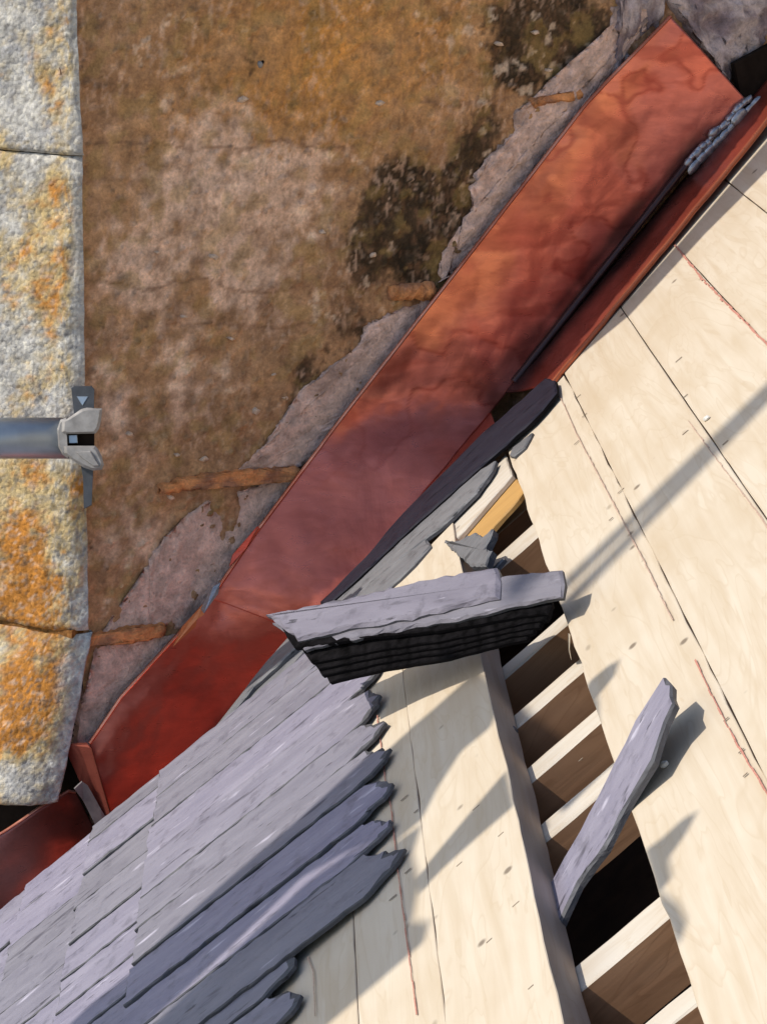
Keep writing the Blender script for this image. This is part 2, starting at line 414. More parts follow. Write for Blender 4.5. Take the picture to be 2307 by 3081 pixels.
BP, BG, BK = walb((172, 147, 133)), walb((150, 130, 121)), walb((110, 94, 84))
def band_col(P):
    x, y = proj(P); n1 = fb(P, 26, 5, 4.0); n2 = fb(P, 85, 4, 7.0)
    edge = (x-1155)*.766+(y-1100)*.643
    c = mix(BP, BG, smooth(-60, 70, edge+n1*110-(40 if y > 1500 else 0)))
    c = mix(c, BK, .6*smooth(.22, .5, n1))
    return tuple(v*(1+.35*n2) for v in c)
wall_patch('cut_mortar_band', [(1850, 20), (1838, 90), (1800, 190), (1760, 235), (1690, 280), (1640, 300), (1555, 330), (1545, 400), (1480, 470), (1450, 500), (1420, 560), (1425, 640), (1380, 690), (1330, 780), (1322, 840), (1320, 850), (1480, 700), (1700, 400), (1960, 60), (1980, 20)], .005, band_col, M_MORT, .005, 9, 5, 1)
wall_patch('cut_mortar_band', [(1290, 900), (1230, 925), (1150, 960), (1105, 975), (1080, 1040), (1010, 1090), (930, 1160), (880, 1220), (830, 1290), (800, 1340), (735, 1395), (700, 1425), (850, 1420), (925, 1395), (1010, 1330), (1200, 1090), (1345, 900)], .0035, band_col, M_MORT, .0035, 9, 4, 2)
wall_patch('cut_mortar_band', [(720, 1480), (640, 1490), (560, 1560), (480, 1640), (430, 1740), (370, 1830), (310, 1900), (300, 1915), (420, 1905), (520, 1880), (560, 1900), (760, 1630), (930, 1400), (900, 1445), (800, 1462)], .0035, band_col, M_MORT, .0035, 9, 4, 3)
wall_patch('cut_mortar_band', [(290, 1950), (280, 2020), (250, 2130), (230, 2260), (300, 2300), (420, 2080), (560, 1900), (500, 1915), (460, 1935)], .0035, band_col, M_MORT, .0035, 9, 4, 4)
O1, O2 = walb((160, 110, 70)), walb((112, 80, 60))
def joint_col(P):
    n1 = fb(P, 30, 4, 11.0); n2 = fb(P, 90, 4, 3.0); return tuple(v*(1+.3*n2) for v in mix(O1, O2, smooth(-.15, .3, n1)))
for k, pts in enumerate(([(1600, 298), (1690, 280), (1755, 268), (1760, 296), (1700, 310), (1610, 322)],
                         [(1180, 862), (1250, 856), (1310, 850), (1330, 880), (1310, 905), (1180, 905)],
                         [(482, 1462), (560, 1443), (640, 1424), (760, 1415), (900, 1408), (925, 1440), (860, 1452), (760, 1460), (640, 1468), (520, 1486), (484, 1490)],
                         [(240, 1918), (330, 1906), (400, 1890), (500, 1880), (500, 1915), (420, 1935), (330, 1940), (240, 1950)])):
    wall_patch('mortar_joint', pts, .012, joint_col, M_MORT, .003, 9, 2.5, 20+k)
RG, RV2 = walb((128, 118, 116)), walb((92, 82, 84))
def rub_col(P):
    n1 = fb(P, 24, 5, 14.0); n2 = fb(P, 80, 4, 1.0); return tuple(v*(1+.4*n2) for v in mix(RG, RV2, smooth(-.1, .3, n1)))
wall_patch('rubble_stone', [(2010, -40), (2330, -40), (2330, 60), (2290, 150), (2262, 200), (2225, 268), (2150, 180), (2060, 60)], .022, rub_col, M_MORT, .012, 16, 5, 31, .05)
wall_patch('rubble_stone', [(1860, -40), (2000, -40), (2000, 60), (1900, 170), (1850, 230), (1865, 120)], .008, rub_col, M_MORT, .010, 12, 4, 32, .04)
for k, (x, y, s) in enumerate(((745, 1445, 16), (595, 1460, 18), (540, 1372, 9), (620, 1385, 14), (395, 1310, 12), (775, 1240, 13), (830, 1130, 9), (735, 300, 16), (650, 775, 14), (980, 700, 10), (1130, 770, 13), (700, 1020, 9), (560, 955, 8), (1510, 130, 12), (1620, 95, 10), (1150, 310, 12), (865, 1200, 8), (1660, 210, 9), (520, 1500, 12), (480, 760, 8))):
    a = random.uniform(0, 3); pts = [(x+s*math.cos(a+t)*random.uniform(.5, 1.1)*1.2, y+s*math.sin(a+t)*random.uniform(.3, .9)) for t in (0, 1.1, 2.2, 3.3, 4.4, 5.4)]
    wall_patch('mortar_splash', pts, .010, lambda P: walb((186, 164, 142)), M_MORT, .001, 8, 1, 60+k, .012)
for k, (x, y, r, mt) in enumerate(((782, 192, .0042, M_CAST), (790, 186, .0022, M_DARK),)):
    mesh('fixing_plug', *bead(wl(x, y, -.028), r, r*.8, r*(1.3 if k in (2, 3) else .9), ZZ, k*2.0), mt, WALL, wall, smoothed=True)
mesh('painted_gap_dark', *polyprism([wl(2210, 190, .005), wl(2340, 120, .005), wl(2340, 330, .005), wl(2235, 320, .005)], -WN*.01), M_DARK, WALL, wall)  # black slab painted in for the darkness of an open gap

# ------------------------------------------------------------------ sunlit lichened pier at the left
pier = thing('stone_pier', 'sunlit pale stone corner of the wall covered in orange and yellow lichen', 'pier', wpt(s0, wz0, 0), WALL)
PY = math.radians(-30); PN = V((math.sin(PY), -math.cos(PY), 0)); PS = V((math.cos(PY), math.sin(PY), 0))
def palb(c): return tuple(min(.82, v*.80) for v in lin(c))
L_W, L_G, L_O, L_Y, L_B, L_D = palb((206, 203, 197)), palb((172, 172, 174)), palb((190, 122, 42)), palb((206, 180, 122)), palb((198, 205, 209)), palb((118, 114, 108))
def pier_col(P, a=0, b=0):
    x, y = proj(P); n1 = fb(P, 22, 5, 2.0); n2 = fb(P, 70, 4, 6.0); n3 = fb(P, 11, 4, 17.0)
    c = mix(L_W, L_G, smooth(-.25, .35, n1+n2*.4))
    t = sum(blob(x, y, *q[:4])*q[4] for q in ((180, 180, 80, 190, .55), (150, 720, 110, 150, .8), (120, 930, 100, 90, .7), (180, 560, 40, 90, .5), (130, 1080, 90, 90, .55), (110, 1600, 150, 260, 1.0), (60, 1830, 110, 120, .9), (90, 2080, 110, 190, 1.2), (40, 2180, 70, 130, 1.0), (230, 1450, 50, 60, .6), (170, 330, 40, 50, .4)))
    n4 = fb(P, 130, 3, 33.0)
    c = mix(c, L_Y, .85*smooth(.15, .75, .16+t*.9+n1*.5+n3*.3+n4*.45)); c = mix(c, L_O, .9*smooth(.46, 1.15, .04+t+n1*.7+n2*.4+n4*.3)); c = mix(c, L_W, .4*smooth(.25, .5, n4)); c = mix(c, L_D, .55*smooth(.28, .5, -n4))
    c = mix(c, L_D, .6*smooth(.38, .55, n2)*smooth(.0, .3, n3))
    if y > 1350: c = mix(c, L_B, smooth(40, 130, x-(255-.16*(y-1500))+n1*50+30)*smooth(1350, 1550, y))  # bluish skylight on the rounded edge put into the stone colour
    e = smooth(205, 235, x+n1*20)
    if y < 1350: c = mix(c, L_W, e*.8)
    return tuple(v*(1+.2*n2) for v in c)
def pier_stone(zt, zb, rt, rb, px, seed, left=.42):
    def fn(a, b):
        z = zb+(zt-zb)*b; r = rb+(rt-rb)*b
        xe = px(b)
        c = wpt(xe, z, -.012)                      # sharp corner; rounded off by r
        t = a
        if t < .62: P = c-PS*(r+(1-t/.62)*left)
        elif t < .9:
            q = (t-.62)/.28; A_, B_ = c-PS*r, c+WS*r*.8
            P = A_*(1-q)**2+c*2*q*(1-q)+B_*q*q
        else: P = c+WS*r*.8-WN*(t-.9)/.1*.03+WS*(t-.9)*.02
        nb = min(b, 1-b); P = P-(PN+WN).normalized()*.006*(1-smooth(0, .012, nb))
        N = (PN if t < .7 else WN)
        d = .0045*fb(P, 8, 4, seed)+.0024*fb(P, 34, 4, seed+3)+.0010*fb(P, 110, 3, seed)
        return P+N*d
    return grid('stone_block', fn, 150, max(30, int((zt-zb)*260)), M_PIER, WALL, pier, pier_col)
def sx(x, y): return s_of(wl(x, y, -.02))
zy = lambda y, x=230: wl(x, y, -.02).z
pier_stone(zy(-250), zy(465), .010, .010, lambda b: sx(220, 462)*(1-b)+sx(200, -100)*b, 1.0)
pier_stone(zy(468), zy(1899), .010, .035, lambda b: sx(192, 1890)*(1-b)+sx(220, 470)*b, 8.0)
pier_stone(zy(1909), zy(2400), .045, .070, lambda b: sx(30, 2400)*(1-b)+sx(185, 1910)*b, 15.0)
mesh('pier_core', *polyprism([wpt(s0, wz0-.3, -.045), wpt(s0, wz1, -.045), wpt(s0, wz1, -.045)-PS*.45, wpt(s0, wz0-.3, -.045)-PS*.45], WN*-.25), M_DARK, WALL, pier)
qj = lambda y: wpt(sx(200, 1900), zy(y), -.012)-PN*.006
mesh('mortar_joint', *polyprism([qj(1893), qj(1915), qj(1915)-PS*.42, qj(1893)-PS*.42], -PN*.03), M_PIER, WALL, pier, cols=[palb((150, 104, 58))]*8)

# ------------------------------------------------------------------ copper gutter
CU_R, CU_O, CU_P, CU_D, CU_K = (.64, .17, .115), (.74, .26, .13), (.60, .175, .130), (.38, .095, .062), (.040, .024, .024)
top_px = [(2130, -100), (2020, 42), (1760, 312), (1490, 662), (1200, 1036), (1007, 1285), (890, 1440), (761, 1612), (645, 1783), (543, 1900), (455, 1996), (362, 2098), (268, 2236)]
seam_px = [(2330, 205), (2250, 300), (2060, 492), (1800, 822), (1560, 1130), (1400, 1325), (1270, 1490), (1100, 1715), (960, 1890), (800, 2050), (600, 2260), (470, 2390), (345, 2495)]
def lerp_px(l, t):
    k = t*(len(l)-1); i = min(int(k), len(l)-2); f = k-i
    return (l[i][0]+(l[i+1][0]-l[i][0])*f, l[i][1]+(l[i+1][1]-l[i][1])*f)
LEAN = .035
def up_pt(t, h, off=0.0):
    """t along (0 top end), h 0 seam .. 1 top edge; leans back a little towards the wall"""
    a, b = lerp_px(seam_px, t), lerp_px(top_px, t)
    x, y = a[0]+(b[0]-a[0])*h, a[1]+(b[1]-a[1])*h
    lean = .058*smooth(.36, .48, t)*(1-smooth(.62, .80, t))   # the lower sheets lie back and catch the grazing sun
    P = wl(x, y, 0.012-LEAN*h*.6+off+lean*(1-h))
    return P+WN*(.006*fb(P, 6, 3, 2.0)+.0016*fb(P, 18, 3, 5.0))*(1-.75*smooth(.8, 1, h))
def cop_col(P, a=0, b=0):
    x, y = proj(P); n1 = fb(P, 9, 4, 1.5); n2 = fb(P, 30, 4, 4.5)
    # distance from the seam, in photo pixels, measured across the sheet
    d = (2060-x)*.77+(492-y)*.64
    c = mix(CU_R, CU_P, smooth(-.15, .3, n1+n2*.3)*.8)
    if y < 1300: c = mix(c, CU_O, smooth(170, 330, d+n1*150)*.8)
    td = fb(P, 5.5, 4, 51.0)                                 # flux and water left tide marks on the sheet
    c = mix(c, (.60, .19, .155), .6*smooth(.10, .2, td)); c = mix(c, (.34, .06, .045), .7*(1-smooth(.0, .05, abs(td-.10))))
    c = mix(c, (.36, .065, .045), .5*smooth(.1, .4, fb((P.x*.6, P.y*.6, P.z*2.2), 12, 4, 61.0)))
    c = mix(c, CU_D, .5*smooth(.15, .45, fb(P, 13, 4, 30.0)))
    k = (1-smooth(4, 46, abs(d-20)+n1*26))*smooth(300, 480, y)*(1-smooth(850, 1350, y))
    c = mix(c, CU_K, .85*k)  # shade of the inner fold painted dark along the seam
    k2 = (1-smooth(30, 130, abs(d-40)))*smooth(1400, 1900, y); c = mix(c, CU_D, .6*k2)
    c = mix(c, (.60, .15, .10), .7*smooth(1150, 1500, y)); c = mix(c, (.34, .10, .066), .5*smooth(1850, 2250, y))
    return c
TL = 8.15/12
ga = thing('copper_gutter', 'long red copper gutter sheet running up the wall with fold shade painted dark along its seam', 'gutter', up_pt(.3, 0), WALL)
def tmap(t): return (0.085+t*(TL-.085))
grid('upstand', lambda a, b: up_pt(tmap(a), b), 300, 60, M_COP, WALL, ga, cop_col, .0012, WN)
LA, LB = at(1690, 1116, .004), at(2290, 383, .015)
def lip_pt(t):
    return LA+(LB-LA)*t
def seam_near(t):                                            # seam point beside the lip point t (0 low .. 1 high)
    x = 1545+(2262-1545)*t; y = 1148+(290-1148)*t
    return wl(x, y, .012)
def sole_fn(a, b):
    t = a*1.12-.04; P = seam_near(t).lerp(lip_pt(t), b)
    return P-RN*(.003*math.sin(math.pi*b))+RN*.0015*fb(P, 14, 3, 3.0)
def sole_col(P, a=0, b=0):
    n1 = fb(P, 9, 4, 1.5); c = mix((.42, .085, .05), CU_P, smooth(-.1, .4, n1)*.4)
    k = (1-smooth(.12, .50, b+n1*.15))*(1-smooth(.80, .98, a)*.5); c = mix(c, CU_K, .93*k)  # same fold shade painted along the sole's inner side
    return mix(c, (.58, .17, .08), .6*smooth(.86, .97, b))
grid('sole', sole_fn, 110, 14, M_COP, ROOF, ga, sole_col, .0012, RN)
def hem_fn(a, b):
    t = a*1.12-.04; P = lip_pt(t)+RN*.0015*fb(lip_pt(t), 14, 3, 3.0)
    ang = b*math.pi*1.15-.2
    return P+RV*(-.003*math.sin(ang)-.0005)+RN*(.0036*math.cos(ang)-.001)
grid('hem', hem_fn, 110, 8, M_COP, ROOF, ga, lambda P, a, b: mix((.52, .15, .07), (.26, .08, .05), smooth(.5, .8, b+.1*fb(P, 40, 3, 1))))
def low_sole(a, b):
    t = .38+a*(TL-.38); P = up_pt(t, 0)
    return P+RV*(-.15*b)-RN*.004*b
grid('sole', low_sole, 60, 6, M_COP, ROOF, ga, lambda P, a, b: mix(CU_R, CU_D, .5))
def edge_hem(a, b, t0, t1):
    t = t0+(t1-t0)*a; P = up_pt(t, 1.0); an = b*2*math.pi
    return P+WN*(.0022*math.cos(an)+.001)+V((-.766, 0, .643))*(.0022*math.sin(an))
hemc = lambda P, a, b: mix((.66, .30, .20), (.50, .17, .10), smooth(-.2, .3, fb(P, 20, 3, 1)))
grid('edge_fold', lambda a, b: edge_hem(a, b, .085, TL), 120, 6, M_COP, WALL, ga, hemc)
# weld seam: raised cord of dark metal along the fold, then bright solder beads at the top
vs = []; F = []
N = 90
for i in range(N+1):
    t = i/N; x = 1545+(2085-1545)*t; y = 1148+(468-1148)*t
    P = wl(x, y, .017); r = .0045*(1+.15*fb(P, 50, 2, 1))
    for k in range(8):
        a = 2*math.pi*k/8; vs.append(P+WN*r*math.cos(a)+V((-.77, 0, .64))*r*math.sin(a))
for i in range(N):
    for k in range(8): F.append((i*8+k, i*8+(k+1) % 8, (i+1)*8+(k+1) % 8, (i+1)*8+k))
mesh('weld_seam', vs, F, M_COP, WALL, ga, [mix(CU_K, (.10, .055, .05), .4)]*len(vs), True)
dS = wl(2240, 300)-wl(2070, 490)
parts = []
for i in range(17):
    t = i/16; x = 2068+(2252-2068)*t; y = 486+(296-486)*t
    parts.append(bead(wl(x+random.uniform(-5, 5), y+random.uniform(-5, 5), .018), random.uniform(.006, .0095), random.uniform(.003, .0062), random.uniform(.0035, .006), dS, i*3.3))
    if i % 2 == 0: parts.append(bead(wl(x+20, y+14, .022), .012, .0035, .0062, dS, i*5.1+1))
parts.append(bead(wl(2225, 352, .024), .014, .004, .009, dS, 77))
mesh('solder_bead', *join(*parts), M_LEAD, WALL, ga, smoothed=True)

# lower sheet, lapped under the long one, ending in a turned-out end
gb = thing('copper_gutter', 'short dark red copper sheet below the lap seam, its end turned out beside the stone', 'gutter', up_pt(.8, 0), WALL)
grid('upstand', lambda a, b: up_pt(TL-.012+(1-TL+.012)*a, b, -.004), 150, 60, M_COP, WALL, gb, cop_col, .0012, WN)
grid('edge_fold', lambda a, b: edge_hem(a, b, TL+.004, 1.0), 60, 6, M_COP, WALL, gb, hemc)
e = [(262, 2238), (190, 2240), (225, 2330), (250, 2370), (300, 2440), (342, 2502)]
endq = [wl(190, 2240, -.02), wl(262, 2236, .006), wl(275, 2252, .012), wl(345, 2498, .014), wl(318, 2478, -.004), wl(240, 2352, -.015)]
mesh('end_flange', *polyprism(endq, -WN*.0015), M_COP, WALL, gb, [(.32, .085, .06)]*12)
grid('sole', lambda a, b: up_pt(TL+a*(1-TL), 0)+RV*(-.17*b)-RN*.004*b, 40, 6, M_COP, ROOF, gb, lambda P, a, b: mix(CU_R, CU_D, .6))
tab = [wl(690, 1705, -.008), wl(700, 1670, -.010), wl(775, 1583, -.010), wl(782, 1590, -.004), wl(740, 1650, -.003)]
mesh('fixing_tab', *polyprism(tab, -WN*.001), M_COP, WALL, gb, [(.62, .10, .06)]*10)
tab = [wl(640, 1765, .002), wl(662, 1752, .004), wl(655, 1785, .016), wl(612, 1845, .014), wl(602, 1830, .004)]
mesh('folded_clip', *polyprism(tab, WN*.0015), M_LEAD, WALL, gb)
tab = [wl(608, 1820, .004), wl(614, 1848, .008), wl(592, 1862, .008), wl(588, 1884, .008), wl(520, 1945, .006), wl(548, 1885, .004)]
mesh('torn_fold', *polyprism(tab, WN*.0012), M_COP, WALL, gb, [(.75, .26, .10)]*12)

gc = thing('copper_gutter', 'tarnished copper gutter length in the lower left corner beneath the turned-out sheet end', 'gutter', wl(150, 2600, -.02), WALL)
lt = [(-120, 2590), (28, 2490), (110, 2432), (205, 2380), (228, 2385)]; ls = [(-120, 2960), (28, 2850), (150, 2760), (260, 2660), (320, 2560)]
def low_up(a, b):
    p, q = lerp_px(ls, a), lerp_px(lt, a); x, y = p[0]+(q[0]-p[0])*b, p[1]+(q[1]-p[1])*b
    P = wl(x, y, -.016-.01*b); return P+WN*(.004*fb(P, 10, 3, 9.0))
def low_col(P, a=0, b=0):
    x, y = proj(P); n1 = fb(P, 14, 4, 6.0)
    c = mix((.34, .11, .085), (.20, .055, .04), smooth(-.3, .3, n1)); c = mix(c, (.62, .30, .26), clamp(blob(x, y, 40, 2640, 110, 130)*1.1+n1*.4*blob(x, y, 60, 2640, 150, 130)))
    return mix(c, CU_D, .7*blob(x, y, 210, 2560, 90, 60))
grid('upstand', low_up, 50, 24, M_COP, WALL, gc, low_col, .0012, WN)
grid('sole', lambda a, b: low_up(a, 0)+RV*(-.12*b)+RN*.002*b, 40, 6, M_COP, ROOF, gc, low_col)
grid('edge_fold', lambda a, b: low_up(a, 1.0)+WN*(.002*math.cos(b*6.283))+ZZ*(.002*math.sin(b*6.283)), 50, 6, M_COP, WALL, gc, hemc)
st = [wl(222, 2372, -.004), wl(245, 2350, -.002), wl(262, 2362, .0), wl(300, 2430, .004), wl(346, 2508, .008), wl(318, 2545, .006), wl(285, 2480, .0), wl(250, 2410, -.003)]
mesh('solder_strip', *polyprism(st, WN*.003), M_LEADG, WALL, gc)

# ------------------------------------------------------------------ roof boards
def lip_v(u):
    a, b = uvw(LA), uvw(LB); t = (u-a[0])/(b[0]-a[0]); return a[1]+(b[1]-a[1])*t
GAP = .0005
def board(u0, u1, vt0, vt1, vb, label, seed, jit=.00016):
    T = thing('roof_board', label, 'board', R((u0+u1)/2, (vt0+vb)/2, -.035), ROOF, 'roof boards')
    dz = random.uniform(-.0008, .0008)
    prism('plank', [(u0+GAP, vb), (u1-GAP, vb), (u1-GAP, vt1), (u0+GAP, vt0)], dz, .035, None, T, .0007, .035, jit, seed, .3, [M_WOOD, M_EDGE])
    return T
VB = -2.1
bR = [board(-.1035, 0, .030, lip_v(0)+.02, VB, 'pale roof board with a ragged left edge bordering the open strip', 1, .0007),
      board(0, .101, lip_v(0)+.03, lip_v(.1)+.10, VB, 'pale roof board between the two long dark joints right of the open strip', 2),
      board(.101, .199, lip_v(.1)+.12, lip_v(.2)+.12, VB, 'pale roof board with the bold red chalk line, below the upper gutter', 3),
      board(.199, .30, lip_v(.2)+.15, lip_v(.3)+.15, VB, 'pale roof board cut off by the right frame edge beneath the solder beads', 4),
      board(.30, .40, lip_v(.3)+.15, lip_v(.4)+.15, VB, 'highest visible pale roof board, in the gutter shadow at the right edge', 5)]
for i in range(9): board(.40+.1*i, .50+.1*i, .25, .25, VB, 'pale roof board further up the slope, right of the picture', 6)
ul = uv(1345, 1590); ul2 = uv(1232, 1712)
bL = [board(-.293, -.1975, ul2[1], ul[1], VB, 'pale roof board with a thick grey sawn edge left of the open strip', 7, .0006),
      board(-.376, -.293, uv(1130, 1810)[1]-.1, ul2[1]-.03, VB, 'narrow pale roof board just below the slate heads, marked with a red line', 8),
      board(-.47, -.376, -.26, -.24, VB, 'shaded pale roof board at the bottom edge beside the lowest slate', 9)]
for i in range(6): board(-.57-.1*i, -.47-.1*i, -.22, -.22, VB, 'pale roof board hidden beneath the laid slates', 12+i)
M_CHALKF = metal('faint_red_chalk', (.50, .35, .265), .9, 0.0, 300, .25)
def chalk(parent, px, wd, seed, keep=.8, mat=None):
    rnd = random.Random(seed); vs = []; F = []
    pts = [uv(x, y, .0012) for x, y in px]; out = []
    for a, b in zip(pts, pts[1:]):
        n = max(2, int(math.hypot(b[0]-a[0], b[1]-a[1])/.012))
        for i in range(n): out.append((a[0]+(b[0]-a[0])*i/n, a[1]+(b[1]-a[1])*i/n))
    for (a, b) in zip(out, out[1:]):
        if rnd.random() > keep: continue
        h = wd*rnd.uniform(.4, 1.0)/2; o = rnd.gauss(0, wd*.12); k = len(vs)
        vs += [R(a[0]-h+o, a[1], .0009), R(a[0]+h+o, a[1], .0009), R(b[0]+h+o, b[1], .0009), R(b[0]-h+o, b[1], .0009)]
        vs += [p+RN*.0003 for p in vs[-4:]]
        F += [(k, k+1, k+2, k+3), (k+4, k+5, k+6, k+7), (k, k+1, k+5, k+4), (k+1, k+2, k+6, k+5), (k+2, k+3, k+7, k+6), (k+3, k, k+4, k+7)]
    return mesh('chalk_line', vs, F, mat or M_CHALK, ROOF, parent)
chalk(bR[0], [(1676, 1174), (1737, 1312), (1803, 1435), (1875, 1572), (1940, 1696), (2030, 1880)], .0016, 1, 1.0, M_CHALKF)
chalk(bR[1], [(2090, 1985), (2150, 2110), (2222, 2248), (2285, 2350), (2330, 2430)], .0016, 2, 1.0)
chalk(bR[2], [(2029, 735), (2114, 840), (2194, 922), (2285, 1012), (2340, 1070)], .0030, 3, 1.0)
chalk(bR[1], [(2070, 1265), (2114, 1326), (2179, 1413), (2285, 1552), (2330, 1620)], .0015, 4, 1.0, M_CHALKF)
chalk(bL[1], [(1134, 2152), (1159, 2348), (1175, 2427), (1194, 2601), (1205, 2690), (1230, 2880), (1256, 3080)], .0014, 5, 1.0)
chalk(bL[2], [(925, 2880), (942, 2925), (948, 3080)], .0012, 6, 1.0, M_CHALKF)

M_PENCIL = metal('pencil_mark', (.22, .17, .12), .9, 0.0)
def tick(parent, x, y, L=16, wd=.0012):
    vs = []; a = uv(x-L*.5, y+L*.42, .0012); b = uv(x+L*.5, y-L*.42, .0012)
    vs = [R(a[0], a[1]-wd*.7, .0006), R(b[0], b[1]-wd*.5, .0006), R(b[0], b[1]+wd*.8, .0006), R(a[0], a[1]+wd*.6, .0006)]
    v, F = polyprism(vs, RN*.0002); mesh('pencil_mark', v, F, M_PENCIL, ROOF, parent)
for p, l in ((bR[1], ((1738, 1192), (1757, 1248), (1866, 1475), (2182, 2163), (2228, 2258), (2240, 2330))), (bR[0], ((1733, 1330), (1836, 1560), (1610, 1880), (1745, 2285))), (bR[2], ((2040, 1080), (2060, 1300), (2060, 1190), (2180, 1330))), (bL[0], ((1215, 2400), (1250, 2440), (1430, 2430), (1505, 2510), (1380, 2600), (1550, 2720), (1595, 2970), (1470, 2830))), (bL[1], ((1225, 2620), (1180, 2700)))):
    for x, y in l: tick(p, x, y, random.uniform(12, 22))
# ------------------------------------------------------------------ battens seen in the open strip
BW = -.0365
def batten(v, label, wd=.034, du=0.0, u0=-.26, u1=.35, dep=.05, w=BW):
    T = thing('batten', label, 'batten', R((u0+u1)/2, v, w-dep), ROOF, 'battens in the open strip')
    o = [(u0, v-wd/2), (u1, v-wd/2+du), (u1, v+wd/2+du), (u0, v+wd/2)]
    prism('bar', o, w, dep, None, T, .0015, .03, .0005, int(-v*1000), .4, [M_BATT, M_BATS]); return T
def vmid(x1, y1, x2, y2, w=BW): return (uv(x1, y1, w)[1]+uv(x2, y2, w)[1])/2
def band_v(a, b): return (uv(*a, BW)[1], uv(*b, BW)[1])
bspec = [((1560, 1490), (1555, 1560), 'uppermost slim batten, just below the ochre plank'),
         ((1560, 1610), (1570, 1660), 'batten below the broken slate, reaching under the right boards'),
         ((1600, 1925), (1600, 1975), 'sunlit batten directly below the right end of the slate stack'),
         ((1630, 2075), (1630, 2130), 'sunlit batten with two dark nail marks, second below the slate stack'),
         ((1680, 2225), (1680, 2290), 'grey shaded batten, third below the slate stack'),
         ((1720, 2395), (1720, 2470), 'batten passing under the leaning slate'),
         ((1850, 2800), (1850, 2905), 'batten below the wide black opening with a steel screw at its end'),
         ((2060, 2970), (2060, 3060), 'lowest grey batten at the bottom edge of the picture')]
for a, b, lab in bspec:
    v0, v1 = band_v(a, b); batten((v0+v1)/2, lab, max(.018, abs(v1-v0)*.82))
for v, nm in ((-1.55, 'batten below the frame'), (-1.67, 'second batten below the frame')): batten(v, 'pale '+nm+' in the open strip')
def slabpx(name, px, w, thick, mat, parent=None, jit=.0006, seed=0, inset=.0015, step=.012, rough=.5, mats=None, tilt=None):
    o = [uv(x, y, w) for x, y in px]
    return prism(name, o, w if tilt is None else tilt, thick, mat, parent, inset, step, jit, seed, rough, mats)
tag(slabpx('timber_offcut', [(1519, 1366), (1540, 1430), (1470, 1510), (1374, 1621), (1341, 1590), (1430, 1480)], -.003, .006, M_BATT, None, .0006, 3), 'white timber strip wedged at the top of the open strip beside the dark slate', 'offcut')
tag(slabpx('ochre_plank', [(1532, 1428), (1552, 1440), (1578, 1472), (1560, 1500), (1468, 1604), (1420, 1650), (1360, 1640)], -.010, .006, M_OCHRE, None, .0006, 4), 'ochre brown plank lying in the upper end of the open strip', 'plank')

# ------------------------------------------------------------------ laid slates
ORD = ['first', 'second', 'third', 'fourth', 'fifth', 'sixth', 'seventh', 'eighth', 'ninth', 'tenth', 'eleventh', 'twelfth']
COURSE = ['topmost', 'second', 'third', 'fourth', 'fifth']
def slate_outline(tail, head, vh, vl, rnd, cut=1.0):
    base = slate_outline0(tail, head, vh, vl, rnd, cut); out = []
    for a, b in zip(base, base[1:]+base[:1]):
        out.append(a)
        if a[0] > head-.09 and b[0] > head-.09:                  # hand dressed head: chipped in short facets
            L = math.hypot(b[0]-a[0], b[1]-a[1]); k = max(1, int(L/.007))
            for i in range(1, k):
                f = i/k; out.append((a[0]+(b[0]-a[0])*f+rnd.uniform(-.0035, .0022), a[1]+(b[1]-a[1])*f+rnd.uniform(-.0022, .0022)))
    return out
def slate_outline0(tail, head, vh, vl, rnd, cut=1.0):
    j = lambda a: rnd.uniform(-a, a); wd = vh-vl
    return [(tail+j(.002), vh-.001), (tail+(head-tail)*.5, vh+j(.0015)), (head-.034*cut+j(.010), vh+j(.002)), (head-.020*cut+j(.008), vh-wd*.22), (head+j(.003), vl+wd*.42),
            (head-.006+j(.003), vl+wd*.22), (head-.028+j(.008), vl+wd*.08), (head-.045+j(.012), vl+j(.0015)), (tail+(head-tail)*.45, vl+j(.0015)), (tail+j(.002), vl+.001)]
def top_fn(tail, dw=0.0, tw=0.0, vc=0.0):
    return lambda u, v: .0085+dw+.0175*(1-clamp((u-tail)/.31, 0, 1.4)) + tw*(v-vc)
lay = [(-.636, [-.203, -.282, -.362, -.447, -.537, -.602, -.682, -.758, -.827, -.902]),
       (-.746, [-.190, -.240, -.322, -.404, -.490, -.568, -.640, -.720, -.790, -.865, -.935, -1.0]),
       (-.858, [-.185, -.262, -.345, -.425, -.510, -.585, -.662, -.74, -.81, -.885, -.96, -1.06]),
       (-.970, [-.175, -.23, -.31, -.385, -.465, -.54, -.62, -.70, -.78, -.86, -.94]),
       (-1.082, [-.17, -.26, -.345, -.425, -.505, -.59, -.67, -.75])]
for ci, (tail, vv) in enumerate(lay):
    for i in range(len(vv)-1):
        rnd = random.Random(ci*50+i); head = tail+.317+rnd.uniform(-.004, .004)
        if ci == 0: head = -.3185+.0006*i+rnd.uniform(-.002, .002)
        t = tail+rnd.uniform(-.003, .003)
        o = prism('roof_slate', slate_outline(t, head, vv[i]-.0012, vv[i+1]+.0012, rnd), top_fn(tail, rnd.uniform(-.0008, .0012), rnd.uniform(-.03, .03), (vv[i]+vv[i+1])/2), .0044, None, None, .0013, .009, .0009, ci*97+i, .8, [M_SLATE, M_SEDGE], None, ROOF, (lambda u, v, head=head: 1+2.6*smooth(head-.045, head-.008, u)), 1)
        tag(o, '%s roof slate from the gutter side in the %s laid course' % (ORD[i], COURSE[ci]), 'slate', 'laid roof slates')
A_px = [(1640, 1136), (1668, 1142), (1673, 1180), (1600, 1262), (1520, 1335), (1400, 1440), (1290, 1540), (1200, 1620), (1080, 1735), (1000, 1805), (960, 1815), (1036, 1738), (1098, 1675), (1210, 1544), (1330, 1424), (1450, 1303), (1568, 1202)]
